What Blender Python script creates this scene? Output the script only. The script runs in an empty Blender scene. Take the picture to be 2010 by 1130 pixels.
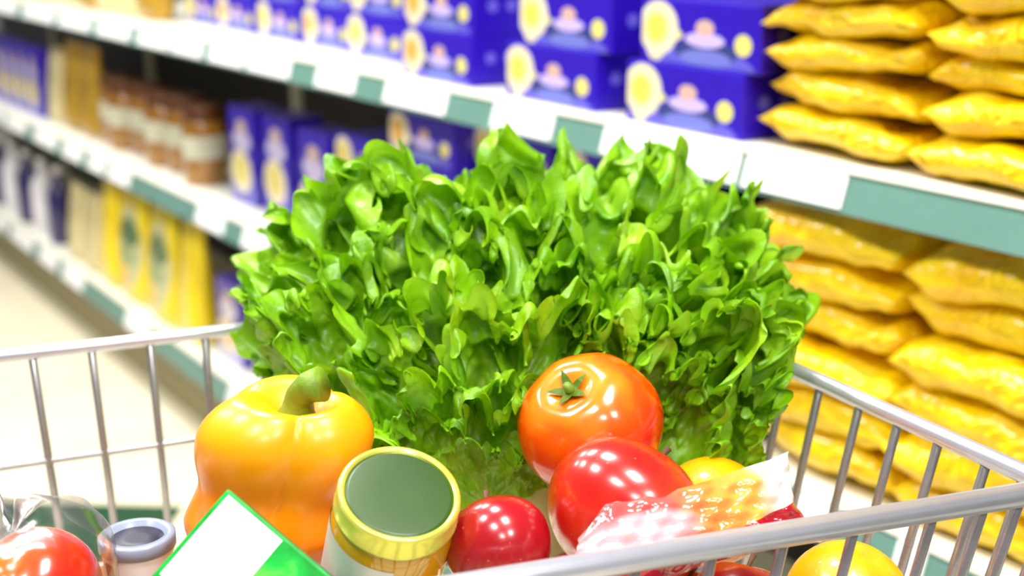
import bpy, bmesh, math, random
import numpy as np
from mathutils import Vector, Matrix, Euler, Quaternion

# ------------------------------------------------------------------ camera, world, lamps, exposure
SC = bpy.context.scene
COL = SC.collection
FPX, CX, CY = 2600.0, 1005.0, 565.0
PITCH = math.atan(730 / FPX)
CP, SP = math.cos(PITCH), math.sin(PITCH)
CAM_H = 1.36
cam_data = bpy.data.cameras.new('camera')
cam = bpy.data.objects.new('camera', cam_data)
COL.objects.link(cam)
cam.location = (0, 0, CAM_H)
cam.rotation_euler = (math.pi / 2 - PITCH, 0, 0)
cam_data.sensor_width = 36
cam_data.lens = 36 * FPX / 2010
cam_data.clip_start = 0.02
cam_data.dof.use_dof = True
cam_data.dof.focus_distance = 0.86
cam_data.dof.aperture_fstop = 4.2
SC.camera = cam

SC.view_settings.view_transform = 'Standard'
SC.view_settings.look = 'None'
SC.view_settings.gamma = 1
SC.view_settings.use_curve_mapping = False
SC.view_settings.exposure = -0.82

world = bpy.data.worlds.new('world')
SC.world = world
world.use_nodes = True
wb = world.node_tree.nodes['Background']
wb.inputs[0].default_value = (1.0, 0.985, 0.96, 1)
wb.inputs[1].default_value = 0.30

SD = Vector((-0.55568918, 0.83139012, 0))          # along the shelves, away from the camera
SN = Vector((0.83139012, 0.55568918, 0))           # into the shelves
D = 1.15                                           # camera to the front of the shelves
ROTZ = math.atan2(-SD.y, -SD.x)

def lamp(s, d, z, w, l, power):
    la = bpy.data.lights.new('ceiling_lamp', 'AREA')
    la.shape = 'RECTANGLE'; la.size = l; la.size_y = w; la.energy = power
    la.color = (1.0, 0.985, 0.95)
    o = bpy.data.objects.new('ceiling_lamp', la)
    COL.objects.link(o)
    p = SD * s + SN * d
    o.location = (p.x, p.y, z)
    o.rotation_euler = (0, 0, ROTZ)
    return o
for s in (-1.5, 0.0, 1.5, 3.0, 4.5):
    for d, e in ((0.62, 70), (-0.55, 52)):
        lamp(s, d, 3.0, 0.45, 0.6, e)

# ------------------------------------------------------------------ helpers
def ray(px, py):
    u = (px - CX) / FPX; v = (CY - py) / FPX
    return Vector((u, CP + v * SP, -SP + v * CP))
def at(px, py, d):
    return Vector((0, 0, CAM_H)) + ray(px, py) * d
CAM_R, CAM_U, CAM_F = Vector((1, 0, 0)), Vector((0, SP, CP)), Vector((0, CP, -SP))
def s_px(px, back=0.0, m=0.35):
    r = ray(px, -165 + m * (px + 800))
    p = r * ((D + back) / r.dot(SN))
    return p.dot(SD)
def sh(s, back, z):
    p = SD * s + SN * (D + back)
    return Vector((p.x, p.y, z))

def lin(r, g, b):
    f = lambda c: c / 255 / 12.92 if c / 255 <= 0.04045 else ((c / 255 + 0.055) / 1.055) ** 2.4
    return (f(r), f(g), f(b), 1)

def put(ob, label=None, cat=None, group=None, kind=None):
    if label: ob['label'] = label
    if cat: ob['category'] = cat
    if group: ob['group'] = group
    if kind: ob['kind'] = kind
    return ob
def empty(name, loc=(0, 0, 0), rz=0):
    o = bpy.data.objects.new(name, None)
    COL.objects.link(o); o.location = loc; o.rotation_euler = (0, 0, rz); o.empty_display_size = 0.05
    return o
def link(name, me, parent=None, loc=None, rot=None):
    o = bpy.data.objects.new(name, me)
    COL.objects.link(o)
    if parent: o.parent = parent
    if loc is not None: o.location = loc
    if rot is not None: o.rotation_euler = rot
    return o
def mesh(name, v, f, mat=None, smooth=True):
    me = bpy.data.meshes.new(name)
    me.from_pydata([tuple(p) for p in v], [], [tuple(q) for q in f])
    me.update()
    if smooth:
        me.polygons.foreach_set('use_smooth', [True] * len(me.polygons))
    if mat: me.materials.append(mat)
    return me
def grid_faces(nu, nv, wrap=False):
    f = []
    for i in range(nu - 1):
        for j in range(nv if wrap else nv - 1):
            k = (j + 1) % nv
            f.append((i * nv + j, i * nv + k, (i + 1) * nv + k, (i + 1) * nv + j))
    return f
def box_mesh(name, x0, x1, y0, y1, z0, z1, mat=None, bev=0.0):
    bm = bmesh.new()
    bmesh.ops.create_cube(bm, size=1)
    for v in bm.verts:
        v.co = Vector(((x0 + x1) / 2 + v.co.x * (x1 - x0), (y0 + y1) / 2 + v.co.y * (y1 - y0), (z0 + z1) / 2 + v.co.z * (z1 - z0)))
    if bev:
        bmesh.ops.bevel(bm, geom=bm.edges[:], offset=bev, segments=2, affect='EDGES', profile=0.6)
    me = bpy.data.meshes.new(name)
    bm.to_mesh(me); bm.free()
    if mat: me.materials.append(mat)
    return me
def lathe(name, prof, n=40, mat=None, rib=None):
    """prof: list of (radius, z) from bottom to top; rib(phi, r, z) -> factor"""
    v, nv = [], n
    for r, z in prof:
        for j in range(n):
            p = 2 * math.pi * j / n
            k = rib(p, r, z) if rib else 1
            v.append((r * k * math.cos(p), r * k * math.sin(p), z))
    f = grid_faces(len(prof), n, True)
    f.append(tuple(range(n))[::-1])
    b = (len(prof) - 1) * n
    f.append(tuple(range(b, b + n)))
    return mesh(name, v, f, mat)
def tube_mesh(name, pts, r, n=10, mat=None, closed=False, rad=None):
    pts = [Vector(p) for p in pts]
    v = []
    prev = None
    for i, p in enumerate(pts):
        a = pts[i - 1] if i > 0 else (pts[-1] if closed else p)
        b = pts[(i + 1) % len(pts)] if (i < len(pts) - 1 or closed) else p
        t = (b - a).normalized()
        if prev is None:
            ref = Vector((0, 0, 1)) if abs(t.z) < 0.9 else Vector((1, 0, 0))
            x = t.cross(ref).normalized()
        else:
            x = (prev - t * prev.dot(t)).normalized()
        prev = x
        y = t.cross(x)
        rr = rad[i] if rad else r
        for j in range(n):
            q = 2 * math.pi * j / n
            v.append(p + x * (rr * math.cos(q)) + y * (rr * math.sin(q)))
    f = grid_faces(len(pts), n, True)
    if closed:
        m = len(pts) - 1
        f += [(m * n + j, m * n + (j + 1) % n, (j + 1) % n, j) for j in range(n)]
    else:
        f.append(tuple(range(n))[::-1])
        b = (len(pts) - 1) * n
        f.append(tuple(range(b, b + n)))
    return mesh(name, v, f, mat)
def frame(z, x):
    z = z.normalized(); x = (x - z * x.dot(z)).normalized(); y = z.cross(x)
    return Matrix((x, y, z)).transposed()
def set_mat(ob, loc, m3):
    ob.matrix_world = Matrix.Translation(loc) @ m3.to_4x4()

# ------------------------------------------------------------------ materials
class NT:
    def __init__(self, name):
        self.m = bpy.data.materials.new(name)
        self.m.use_nodes = True
        self.t = self.m.node_tree
        self.b = self.t.nodes['Principled BSDF']
        self.out = self.t.nodes['Material Output']
    def n(self, typ, **kw):
        x = self.t.nodes.new(typ)
        for k, v in kw.items(): setattr(x, k, v)
        return x
    def l(self, a, b): self.t.links.new(a, b)
    def coord(self, which='Object'):
        if not hasattr(self, 'tc'): self.tc = self.n('ShaderNodeTexCoord')
        return self.tc.outputs[which]
    def noise(self, scale, detail=3, which='Object', rough=0.5, stretch=None, dist=0):
        x = self.n('ShaderNodeTexNoise')
        x.inputs['Scale'].default_value = scale; x.inputs['Detail'].default_value = detail
        x.inputs['Roughness'].default_value = rough; x.inputs['Distortion'].default_value = dist
        src = self.coord(which)
        if stretch:
            mp = self.n('ShaderNodeMapping'); mp.inputs['Scale'].default_value = stretch
            self.l(src, mp.inputs[0]); src = mp.outputs[0]
        self.l(src, x.inputs['Vector'])
        return x.outputs['Fac']
    def ramp(self, fac, stops):
        x = self.n('ShaderNodeValToRGB')
        e = x.color_ramp.elements
        while len(e) < len(stops): e.new(0.5)
        for q, (p, c) in zip(e, stops): q.position = p; q.color = c
        self.l(fac, x.inputs[0])
        return x.outputs[0]
    def mix(self, fac, a, b):
        x = self.n('ShaderNodeMix', data_type='RGBA')
        for s, v in ((x.inputs[0], fac), (x.inputs[6], a), (x.inputs[7], b)):
            if hasattr(v, 'links'): self.l(v, s)
            else: s.default_value = v
        return x.outputs[2]
    def math(self, op, a, b=None, clamp=False):
        x = self.n('ShaderNodeMath', operation=op, use_clamp=clamp)
        for s, v in ((x.inputs[0], a), (x.inputs[1], b)):
            if v is None: continue
            if hasattr(v, 'links'): self.l(v, s)
            else: s.default_value = v
        return x.outputs[0]
    def sep(self, src):
        x = self.n('ShaderNodeSeparateXYZ'); self.l(src, x.inputs[0]); return x.outputs
    def ellipse(self, u, v, cx, cy, rx, ry, soft=0.15):
        a = self.math('POWER', self.math('ABSOLUTE', self.math('MULTIPLY', self.math('SUBTRACT', u, cx), 1 / rx)), 2.0)
        b = self.math('POWER', self.math('ABSOLUTE', self.math('MULTIPLY', self.math('SUBTRACT', v, cy), 1 / ry)), 2.0)
        d = self.math('ADD', a, b)
        return self.math('MULTIPLY', self.math('SUBTRACT', 1.0, d), 1 / soft, clamp=True)
    def rect(self, u, v, x0, x1, y0, y1):
        a = self.math('MULTIPLY', self.math('GREATER_THAN', u, x0), self.math('LESS_THAN', u, x1))
        b = self.math('MULTIPLY', self.math('GREATER_THAN', v, y0), self.math('LESS_THAN', v, y1))
        return self.math('MULTIPLY', a, b)
    def color(self, c):
        if hasattr(c, 'links'): self.l(c, self.b.inputs['Base Color'])
        else: self.b.inputs['Base Color'].default_value = c
    def bump(self, h, strength=0.3, dist=0.01):
        x = self.n('ShaderNodeBump')
        x.inputs['Strength'].default_value = strength; x.inputs['Distance'].default_value = dist
        self.l(h, x.inputs['Height']); self.l(x.outputs[0], self.b.inputs['Normal'])
    def set(self, **kw):
        for k, v in kw.items(): self.b.inputs[k.replace('_', ' ')].default_value = v
        return self
def plain(name, c, rough=0.5, var=0.12, scale=30, metallic=0, bump=0.0, coat=0.0, bscale=None):
    t = NT(name)
    d = tuple(x * (1 - var) for x in c[:3]) + (1,)
    e = tuple(min(1, x * (1 + var)) for x in c[:3]) + (1,)
    nf = t.noise(scale, 4)
    t.color(t.ramp(nf, [(0.3, d), (0.7, e)]))
    t.set(Roughness=rough, Metallic=metallic)
    if coat: t.set(Coat_Weight=coat, Coat_Roughness=0.08)
    if bump: t.bump(t.noise(bscale or scale * 2, 3), bump, 0.004)
    return t.m

M = {}
M['shelf'] = plain('shelf_enamel', lin(238, 236, 222), 0.35, 0.03)
M['back'] = plain('back_panel_enamel', lin(52, 48, 50), 0.5, 0.05)
M['rail'] = plain('sage_price_rail', lin(100, 140, 130), 0.3, 0.06, 12)
M['tag'] = plain('white_paper_tag', lin(250, 250, 250), 0.4, 0.02)
M['kick'] = plain('kick_plate', lin(150, 140, 100), 0.5, 0.06)
M['chrome'] = plain('zinc_wire', lin(176, 172, 176), 0.28, 0.06, 60, metallic=0.75)
M['rim'] = plain('zinc_rim', lin(206, 206, 218), 0.30, 0.05, 40, metallic=0.6)
M['rubber'] = plain('grey_rubber', lin(70, 70, 72), 0.7, 0.1)
M['handle'] = plain('green_handle_plastic', lin(10, 90, 60), 0.35, 0.06)
M['card'] = plain('brown_cardboard', lin(170, 130, 85), 0.8, 0.08, 50, bump=0.2)
M['stripe'] = plain('dark_green_floor_tile', lin(4, 74, 50), 0.3, 0.12, 8)

def floor_mat():
    t = NT('cream_floor')
    t.color(t.ramp(t.noise(2.5, 5), [(0.3, lin(236, 226, 196)), (0.7, lin(246, 238, 212))]))
    t.set(Roughness=0.28)
    t.bump(t.noise(60, 3), 0.03, 0.002)
    return t.m
M['floor'] = floor_mat()

BLUE = lin(46, 12, 186)
def box_print(name, bulb, ribbon, base=BLUE, upright=False, low=lin(98, 92, 205)):
    """printed blue carton: a pale bulb, a ribbon with a small figure, a yellow spot"""
    t = NT(name)
    g = t.sep(t.coord('Generated'))
    u, w, v = g[0], g[1], g[2]
    front = t.math('LESS_THAN', w, 0.02)
    col = t.mix(t.noise(6, 2, 'Generated'), tuple(0.8 * c for c in base[:3]) + (1,), base)
    pr = col
    if upright:
        pr = t.mix(t.math('LESS_THAN', v, 0.3), pr, low)
        pr = t.mix(t.ellipse(u, v, 0.5, 0.66, 0.36, 0.12), pr, ribbon)
        pr = t.mix(t.ellipse(u, v, 0.5, 0.8, 0.2, 0.08), pr, lin(206, 176, 170))
        pr = t.mix(t.ellipse(u, v, 0.42, 0.33, 0.42, 0.24), pr, lin(238, 226, 200))
        pr = t.mix(t.ellipse(u, v, 0.40, 0.34, 0.28, 0.17), pr, bulb)
    else:
        pr = t.mix(t.ellipse(u, v, 0.55, 0.02, 0.42, 0.30), pr, low)
        pr = t.mix(t.ellipse(u, v, 0.56, 0.24, 0.27, 0.20), pr, lin(52, 62, 128))
        pr = t.mix(t.ellipse(u, v, 0.56, 0.14, 0.22, 0.14), pr, lin(112, 120, 205))
        pr = t.mix(t.ellipse(u, v, 0.55, 0.42, 0.17, 0.12), pr, ribbon)
        pr = t.mix(t.ellipse(u, v, 0.55, 0.60, 0.08, 0.13), pr, lin(206, 170, 160))
        pr = t.mix(t.ellipse(u, v, 0.86, 0.40, 0.07, 0.17), pr, lin(222, 212, 120))
        pr = t.mix(t.ellipse(u, v, 0.27, 0.46, 0.10, 0.10), pr, lin(210, 205, 130))
        pr = t.mix(t.ellipse(u, v, 0.13, 0.30, 0.09, 0.30), pr, lin(222, 212, 182))
        pr = t.mix(t.ellipse(u, v, 0.15, 0.54, 0.18, 0.44), pr, lin(228, 218, 186))
        pr = t.mix(t.ellipse(u, v, 0.135, 0.54, 0.115, 0.30, 0.6), pr, bulb)
    side = col
    for k in (0.25, 0.5, 0.75):
        side = t.mix(t.ellipse(w, v, k, 0.55, 0.07, 0.12), side, lin(110, 100, 215))
    isx = t.math('GREATER_THAN', u, 0.98)
    c = t.mix(isx, col, side)
    t.color(t.mix(front, c, pr))
    t.set(Roughness=0.32)
    return t.m
M['box_a'] = box_print('blue_carton_print_yellow', lin(228, 206, 92), lin(196, 178, 238))
M['box_b'] = box_print('blue_carton_print_orange', lin(222, 168, 78), lin(190, 176, 236))
M['box_u'] = box_print('blue_carton_upright_print', lin(232, 216, 120), lin(200, 190, 232), upright=True)
M['box_v'] = box_print('violet_carton_print', lin(236, 196, 140), lin(226, 214, 238), base=lin(86, 66, 180), upright=True, low=lin(190, 182, 232))

def bag_mat():
    t = NT('yellow_plastic_bag')
    nf = t.noise(9, 4, dist=0.6)
    t.color(t.ramp(nf, [(0.25, lin(226, 158, 0)), (0.5, lin(248, 204, 0)), (0.78, lin(255, 224, 0))]))
    t.set(Roughness=0.36, Coat_Weight=0.5, Coat_Roughness=0.09)
    t.set(Specular_IOR_Level=0.3)
    t.bump(t.noise(13, 4, rough=0.55, dist=1.4), 0.9, 0.03)
    return t.m
M['bag'] = bag_mat()

def pasta_mat():
    t = NT('yellow_pack_print')
    g = t.sep(t.coord('Generated'))
    u, v = g[0], g[2]
    c = t.mix(t.noise(5, 3, 'Generated'), lin(236, 206, 10), lin(250, 228, 26))
    c = t.mix(t.ellipse(u, v, 0.55, 0.5, 0.40, 0.40, 0.2), c, lin(196, 196, 150))
    c = t.mix(t.ellipse(u, v, 0.55, 0.63, 0.36, 0.14, 0.3), c, lin(56, 104, 34))
    c = t.mix(t.ellipse(u, v, 0.5, 0.42, 0.30, 0.10, 0.3), c, lin(150, 170, 110))
    c = t.mix(t.ellipse(u, v, 0.45, 0.22, 0.14, 0.14, 0.3), c, lin(240, 190, 60))
    t.color(c); t.set(Roughness=0.3, Coat_Weight=0.4)
    t.bump(t.noise(14, 3), 0.3, 0.01)
    return t.m
M['pasta'] = pasta_mat()
M['yellow'] = plain('bright_yellow_film', lin(248, 214, 0), 0.3, 0.12, 9, bump=0.4, bscale=18, coat=0.4)
M['gold'] = plain('gold_pouch', lin(176, 138, 40), 0.35, 0.25, 9, bump=0.4, bscale=18)
M['beige'] = plain('beige_pouch', lin(214, 200, 150), 0.4, 0.15, 9, bump=0.4, bscale=18)
M['lid_brown'] = plain('brown_lid', lin(92, 46, 14), 0.35, 0.1)
M['jar_brown'] = plain('amber_jar', lin(156, 106, 36), 0.12, 0.25, 16, coat=0.6)
M['paper'] = plain('pale_label_paper', lin(206, 204, 182), 0.6, 0.08, 30)
M['bottle_dark'] = plain('dark_blue_bottle', lin(44, 38, 96), 0.2, 0.15, 12, coat=0.5)
M['white_paper'] = plain('white_label', lin(226, 222, 232), 0.5, 0.05)

def lettuce_mat():
    t = NT('lettuce_leaf')
    at_ = t.n('ShaderNodeAttribute'); at_.attribute_name = 'rib'
    rib = at_.outputs['Fac']
    nf = t.noise(22, 4)
    leaf = t.ramp(nf, [(0.28, lin(92, 154, 0)), (0.5, lin(134, 192, 6)), (0.75, lin(174, 216, 34))])
    c = t.mix(rib, leaf, lin(196, 222, 120))
    # a finer network of paler veins
    vo = t.n('ShaderNodeTexVoronoi', feature='DISTANCE_TO_EDGE'); vo.inputs['Scale'].default_value = 70
    t.l(t.coord('Object'), vo.inputs['Vector'])
    vein = t.math('SUBTRACT', 1.0, t.math('MULTIPLY', vo.outputs['Distance'], 9.0), clamp=True)
    c = t.mix(t.math('MULTIPLY', vein, 0.12), c, lin(178, 218, 96))
    t.color(c)
    t.set(Roughness=0.33, Specular_IOR_Level=0.5)
    t.bump(t.noise(70, 4), 0.35, 0.005)
    tr = t.n('ShaderNodeBsdfTranslucent'); t.l(c, tr.inputs[0])
    mx = t.n('ShaderNodeMixShader'); mx.inputs[0].default_value = 0.30
    t.l(t.b.outputs[0], mx.inputs[1]); t.l(tr.outputs[0], mx.inputs[2])
    t.l(mx.outputs[0], t.out.inputs['Surface'])
    return t.m
M['lettuce'] = lettuce_mat()
M['lettuce_core'] = plain('lettuce_core', lin(206, 220, 150), 0.5, 0.1)

def pepper_mat():
    t = NT('orange_pepper_skin')
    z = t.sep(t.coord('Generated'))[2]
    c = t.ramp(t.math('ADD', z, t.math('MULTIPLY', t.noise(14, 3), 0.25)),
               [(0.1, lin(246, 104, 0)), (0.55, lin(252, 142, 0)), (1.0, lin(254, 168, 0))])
    t.color(c); t.set(Roughness=0.34, Coat_Weight=0.3, Coat_Roughness=0.22, Subsurface_Weight=0.0, Subsurface_Scale=0.01)
    t.b.inputs['Subsurface Radius'].default_value = (1, 0.4, 0.1)
    return t.m
M['pepper'] = pepper_mat()
M['stem'] = plain('green_stem', lin(112, 142, 28), 0.5, 0.25, 60, bump=0.3)
def tomato_mat():
    t = NT('tomato_skin')
    z = t.sep(t.coord('Generated'))[2]
    k = t.math('ADD', t.math('MULTIPLY', z, 0.75), t.math('MULTIPLY', t.noise(26, 4), 0.4))
    c = t.ramp(k, [(0.42, lin(200, 14, 2)), (0.64, lin(222, 42, 2)), (0.84, lin(234, 84, 4)), (1.0, lin(240, 146, 28))])
    t.color(c); t.set(Roughness=0.2, Coat_Weight=0.5, Coat_Roughness=0.1, Subsurface_Weight=0.1, Subsurface_Scale=0.008)
    t.b.inputs['Subsurface Radius'].default_value = (1, 0.3, 0.1)
    return t.m
M['tomato'] = tomato_mat()
def apple_mat(name, a, b, c_, dots=True):
    t = NT(name)
    st = t.noise(9, 5, stretch=(1, 1, 0.25), dist=0.4)
    c = t.ramp(st, [(0.3, a), (0.52, b), (0.75, c_)])
    sp = t.n('ShaderNodeTexVoronoi'); sp.inputs['Scale'].default_value = 130
    t.l(t.coord('Object'), sp.inputs['Vector'])
    c = t.mix(t.math('MULTIPLY', t.math('LESS_THAN', sp.outputs['Distance'], 0.09), 0.3), c, lin(236, 160, 120))
    t.color(c); t.set(Roughness=0.25, Coat_Weight=0.6, Coat_Roughness=0.14)
    return t.m
M['apple'] = apple_mat('red_apple_skin', lin(168, 8, 12), lin(206, 24, 18), lin(226, 72, 34))
M['apple_dark'] = apple_mat('dark_apple_skin', lin(120, 2, 14), lin(156, 8, 22), lin(184, 24, 34))
M['apple_stem'] = plain('woody_stem', lin(90, 60, 30), 0.7, 0.2)
def orange_mat():
    t = NT('orange_peel')
    t.color(t.ramp(t.noise(20, 3), [(0.3, lin(248, 160, 0)), (0.7, lin(254, 190, 4))]))
    t.set(Roughness=0.35, Coat_Weight=0.3); t.bump(t.noise(240, 2), 0.25, 0.002)
    return t.m
M['orange'] = orange_mat()
M['lid_green'] = plain('dark_green_lid_enamel', lin(38, 72, 0), 0.4, 0.12, 20, coat=0.12)
M['lid_rim'] = plain('pale_gold_lid_rim', lin(226, 222, 96), 0.2, 0.05, 20, metallic=0.5)
M['jar_glass'] = plain('yellow_preserve_in_glass', lin(214, 160, 10), 0.08, 0.2, 18, coat=1.0)
M['jar_label'] = plain('white_jar_label', lin(226, 222, 216), 0.5, 0.06, 60)

def carton_mat():
    t = NT('green_carton_print')
    g = t.sep(t.coord('Generated'))
    u, v, w = g[0], g[1], g[2]
    c = t.ramp(t.noise(3.2, 3, 'Generated', dist=0.8), [(0.4, lin(0, 150, 44)), (0.6, lin(6, 186, 60)), (0.72, lin(90, 214, 70))])
    c = t.mix(t.rect(u, v, 0.03, 0.46, 0.42, 0.975), c, lin(248, 248, 250))
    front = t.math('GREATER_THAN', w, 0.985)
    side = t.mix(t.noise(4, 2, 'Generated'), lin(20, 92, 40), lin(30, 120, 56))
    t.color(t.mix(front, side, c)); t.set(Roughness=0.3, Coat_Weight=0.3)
    return t.m
M['carton'] = carton_mat()
def packet_mat():
    t = NT('printed_film_packet')
    g = t.sep(t.coord('Generated'))
    u, v = g[0], g[1]
    k = t.math('ADD', u, t.math('MULTIPLY', t.noise(2, 1, 'Generated'), 0.10))
    c = t.ramp(k, [(0.02, lin(216, 70, 76)), (0.45, lin(226, 92, 84)), (0.62, lin(240, 140, 60)), (0.80, lin(246, 168, 70)), (0.90, lin(246, 226, 220)), (0.99, lin(244, 236, 238))])
    red = t.math('LESS_THAN', t.math('ADD', v, t.math('MULTIPLY', t.noise(2, 1, 'Generated'), 0.10)), t.math('ADD', t.math('MULTIPLY', u, 0.42), 0.12))
    c = t.mix(red, c, lin(176, 8, 34))
    c = t.mix(t.math('MULTIPLY', t.ellipse(u, v, 0.22, 0.55, 0.30, 0.26, 0.6), 0.75), c, lin(240, 206, 214))  # pale pink patch: highlights on the film painted into the colour
    t.color(c); t.set(Roughness=0.14, Coat_Weight=0.8, Coat_Roughness=0.06)
    t.bump(t.noise(30, 1.5, dist=0.3), 0.2, 0.006)
    return t.m
M['packet'] = packet_mat()
def film_mat():
    t = NT('clear_plastic_film')
    gl = t.n('ShaderNodeBsdfGlossy'); gl.inputs['Roughness'].default_value = 0.22
    bp = t.n('ShaderNodeBump'); bp.inputs['Strength'].default_value = 0.03; bp.inputs['Distance'].default_value = 0.01
    t.l(t.noise(30, 3, dist=1.0), bp.inputs['Height']); t.l(bp.outputs[0], gl.inputs['Normal'])
    tr = t.n('ShaderNodeBsdfTransparent')
    mx = t.n('ShaderNodeMixShader')
    fr = t.n('ShaderNodeLayerWeight'); fr.inputs['Blend'].default_value = 0.3
    t.l(t.math('ADD', t.math('MULTIPLY', fr.outputs['Fresnel'], 0.55), 0.03), mx.inputs[0])
    t.l(tr.outputs[0], mx.inputs[1]); t.l(gl.outputs[0], mx.inputs[2])
    t.l(mx.outputs[0], t.out.inputs['Surface'])
    return t.m
M['film'] = film_mat()
M['tub'] = plain('white_tub_plastic', lin(240, 240, 244), 0.3, 0.03)
M['tub_lid'] = plain('grey_blue_lid_plastic', lin(140, 150, 172), 0.25, 0.06)
M['black_print_and_shade'] = plain('dark_print_and_shade', lin(44, 40, 58), 0.4, 0.1)  # printed stripe on the tub, and the shade painted inside its lid

# ------------------------------------------------------------------ the setting
fl = link('floor', box_mesh('floor', -6, 6, -3, 9, -0.04, 0.0, M['floor']))
put(fl, kind='structure', label='cream polished shop floor of the aisle')
# dark green inlaid band in the floor beside the cart
p0 = at(-60, 988, 2.53); p1 = at(420, 1004, 2.53)

# ------------------------------------------------------------------ shelf unit
Z1, Z2, Z3 = CAM_H - 0.239 * D, CAM_H - 0.592 * D, CAM_H - 0.966 * D
S0, S1 = -0.6, 7.0
DEPTH = 0.46
unit = empty('shelf_unit', SN * D, ROTZ)
put(unit, 'long supermarket shelf unit with cream shelves and sage green price rails', 'shelf')
def part(name, me, parent=unit, loc=(0, 0, 0), rot=(0, 0, 0)):
    return link(name, me, parent, loc, rot)
part('back_panel', box_mesh('back_panel', -S1, -S0, DEPTH, DEPTH + 0.03, 0.0, 1.75, M['back']))
part('kick_plate', box_mesh('kick_plate', -S1, -S0, 0.055, 0.075, 0.0, Z3 - 0.03, M['kick']))
RT = math.radians(16)
for z, rh, tags in (
        (Z1, 0.051, [(-120, -75), (-60, -15), (0, 45), (60, 118), (130, 190), (205, 268), (285, 345), (352, 410), (425, 490), (500, 580), (632, 706), (765, 882), (972, 1086), (1183, 1440), (1452, 1640)]),
        (Z2, 0.056, [(-100, -50), (-40, -5), (2, 40), (58, 100), (115, 150), (165, 195), (205, 245), (378, 432), (470, 520), (1590, 1665), (1790, 1850)]),
        (Z3, 0.062, [(-60, -20), (-10, 30), (45, 78), (92, 130), (215, 262), (420, 470), (500, 545)])):
    part('shelf_board', box_mesh('shelf_board', -S1, -S0, 0.0, DEPTH, z - 0.028, z, M['shelf'], 0.002))
    rail = part('price_rail', box_mesh('price_rail', -S1, -S0, -0.004, 0.0, -rh, 0.0, M['rail'], 0.001), loc=(0, -0.001, z - 0.004), rot=(-RT, 0, 0))
    lip = part('rail_lip', box_mesh('rail_lip', -S1, -S0, -0.007, 0.004, -0.005, 0.002, M['shelf'], 0.001), rail)
    for a, b in tags:
        xa, xb = -s_px(a, -0.01), -s_px(b, -0.01)
        part('price_tag', box_mesh('price_tag', xa, xb, -0.0068, -0.0042, -rh + 0.005, -0.007, M['tag'], 0.0006), rail)
for s in (-0.25, 1.0, 2.25, 3.5, 4.75, 6.0):
    part('upright', box_mesh('upright', -s - 0.02, -s + 0.02, DEPTH - 0.02, DEPTH - 0.001, 0.0, 1.75, M['shelf'], 0.002))

# ------------------------------------------------------------------ shelf goods
def carton(kind, w, dpt, h):
    return box_mesh(kind, -w / 2, w / 2, 0, dpt, 0, h, M[kind], 0.0025)
FLAT = (0.232, 0.15, 0.084)
meshes = {k: carton(k, *FLAT) for k in ('box_a', 'box_b')}
meshes['box_u'] = carton('box_u', 0.155, 0.085, 0.235)
meshes['box_v'] = carton('box_v', 0.155, 0.085, 0.215)
RND = random.Random(4)
END = {}
def pack(row, s, half):
    # goods stand side by side along a shelf: never into the one placed before
    s = max(s, END.get(row, 0) + half + 0.003); END[row] = s + half
    return s
def good(name, me, s, back, z, label, cat, group, rz=0.0):
    o = link(name, me, None, sh(s, back, z + 0.0006), (0, 0, ROTZ + rz))
    return put(o, label, cat, group)
ORD = ['first', 'second', 'third', 'fourth', 'fifth', 'sixth', 'seventh', 'eighth', 'ninth', 'tenth', 'eleventh', 'twelfth']
LAY = {1: ['single'], 2: ['bottom', 'top'], 3: ['bottom', 'middle', 'top'], 4: ['bottom', 'second lowest', 'second highest', 'top']}

# flat cartons, top shelf: columns counted leftwards from the yellow bags
cols = [(1375, 0.012, 2), (1110, 0.016, 2), (862, 0.02, 2), (735, 0.11, 2), (640, 0.13, 2), (545, 0.13, 2), (462, 0.14, 2), (395, 0.15, 2)]
prev = None
for i, (px, back, n) in enumerate(cols):
    s = s_px(px, back, 0.15)
    if prev is not None: s = max(s, prev + 0.2335)
    prev = s
    for k in range(n):
        ds = (0.036, 0.042, 0.012)[i] if k == 0 and i < 3 else (0.014 if i < 3 else 0.0)
        END[1] = s + ds + 0.116
        good('flat_carton', meshes['box_b' if i in (2, 4, 6) else 'box_a'], s + ds, back + 0.006 * k, Z1 + 0.0845 * k,
             f'{LAY[n][k]} blue flat carton in {ORD[i]} top-shelf pile left of the yellow bags',
             'carton', 'blue flat cartons on the top shelf')
# pale pouches farther along the top shelf
def pouch(name, w, t, h, mat, seed):
    rs = random.Random(seed)
    nu, nv = 15, 24
    ph = [rs.uniform(0, 6.28) for _ in range(6)]
    v = []
    for i in range(nu):
        a = i / (nu - 1)
        th = t * (max(0.0, 1 - a) ** 0.55) * (0.55 + 0.45 * min(1, a * 8)) + 0.003
        ww = w * (1 - 0.06 * math.sin(math.pi * a)) * (0.96 if a < 0.02 else 1)
        for j in range(nv):
            q = 2 * math.pi * j / nv
            cx, sy = math.cos(q), math.sin(q)
            x = math.copysign(abs(cx) ** 0.75, cx) * ww / 2
            y = math.copysign(abs(sy) ** 0.8, sy) * th / 2
            y *= 1 + 0.10 * math.sin(5 * a + ph[0] + 4 * cx) + 0.05 * math.sin(13 * a + ph[1] - 7 * cx)
            v.append((x, y, h * a + (0.006 * math.sin(3 * x / w + ph[2]) if 0 < i < nu - 1 else 0)))
    f = grid_faces(nu, nv, True) + [tuple(range(nv))[::-1], tuple(range((nu - 1) * nv, nu * nv))]
    me = mesh(name, v, f, mat)
    zs = min(p.co.z for p in me.vertices)
    for p in me.vertices: p.co.z -= zs
    return me
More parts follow.
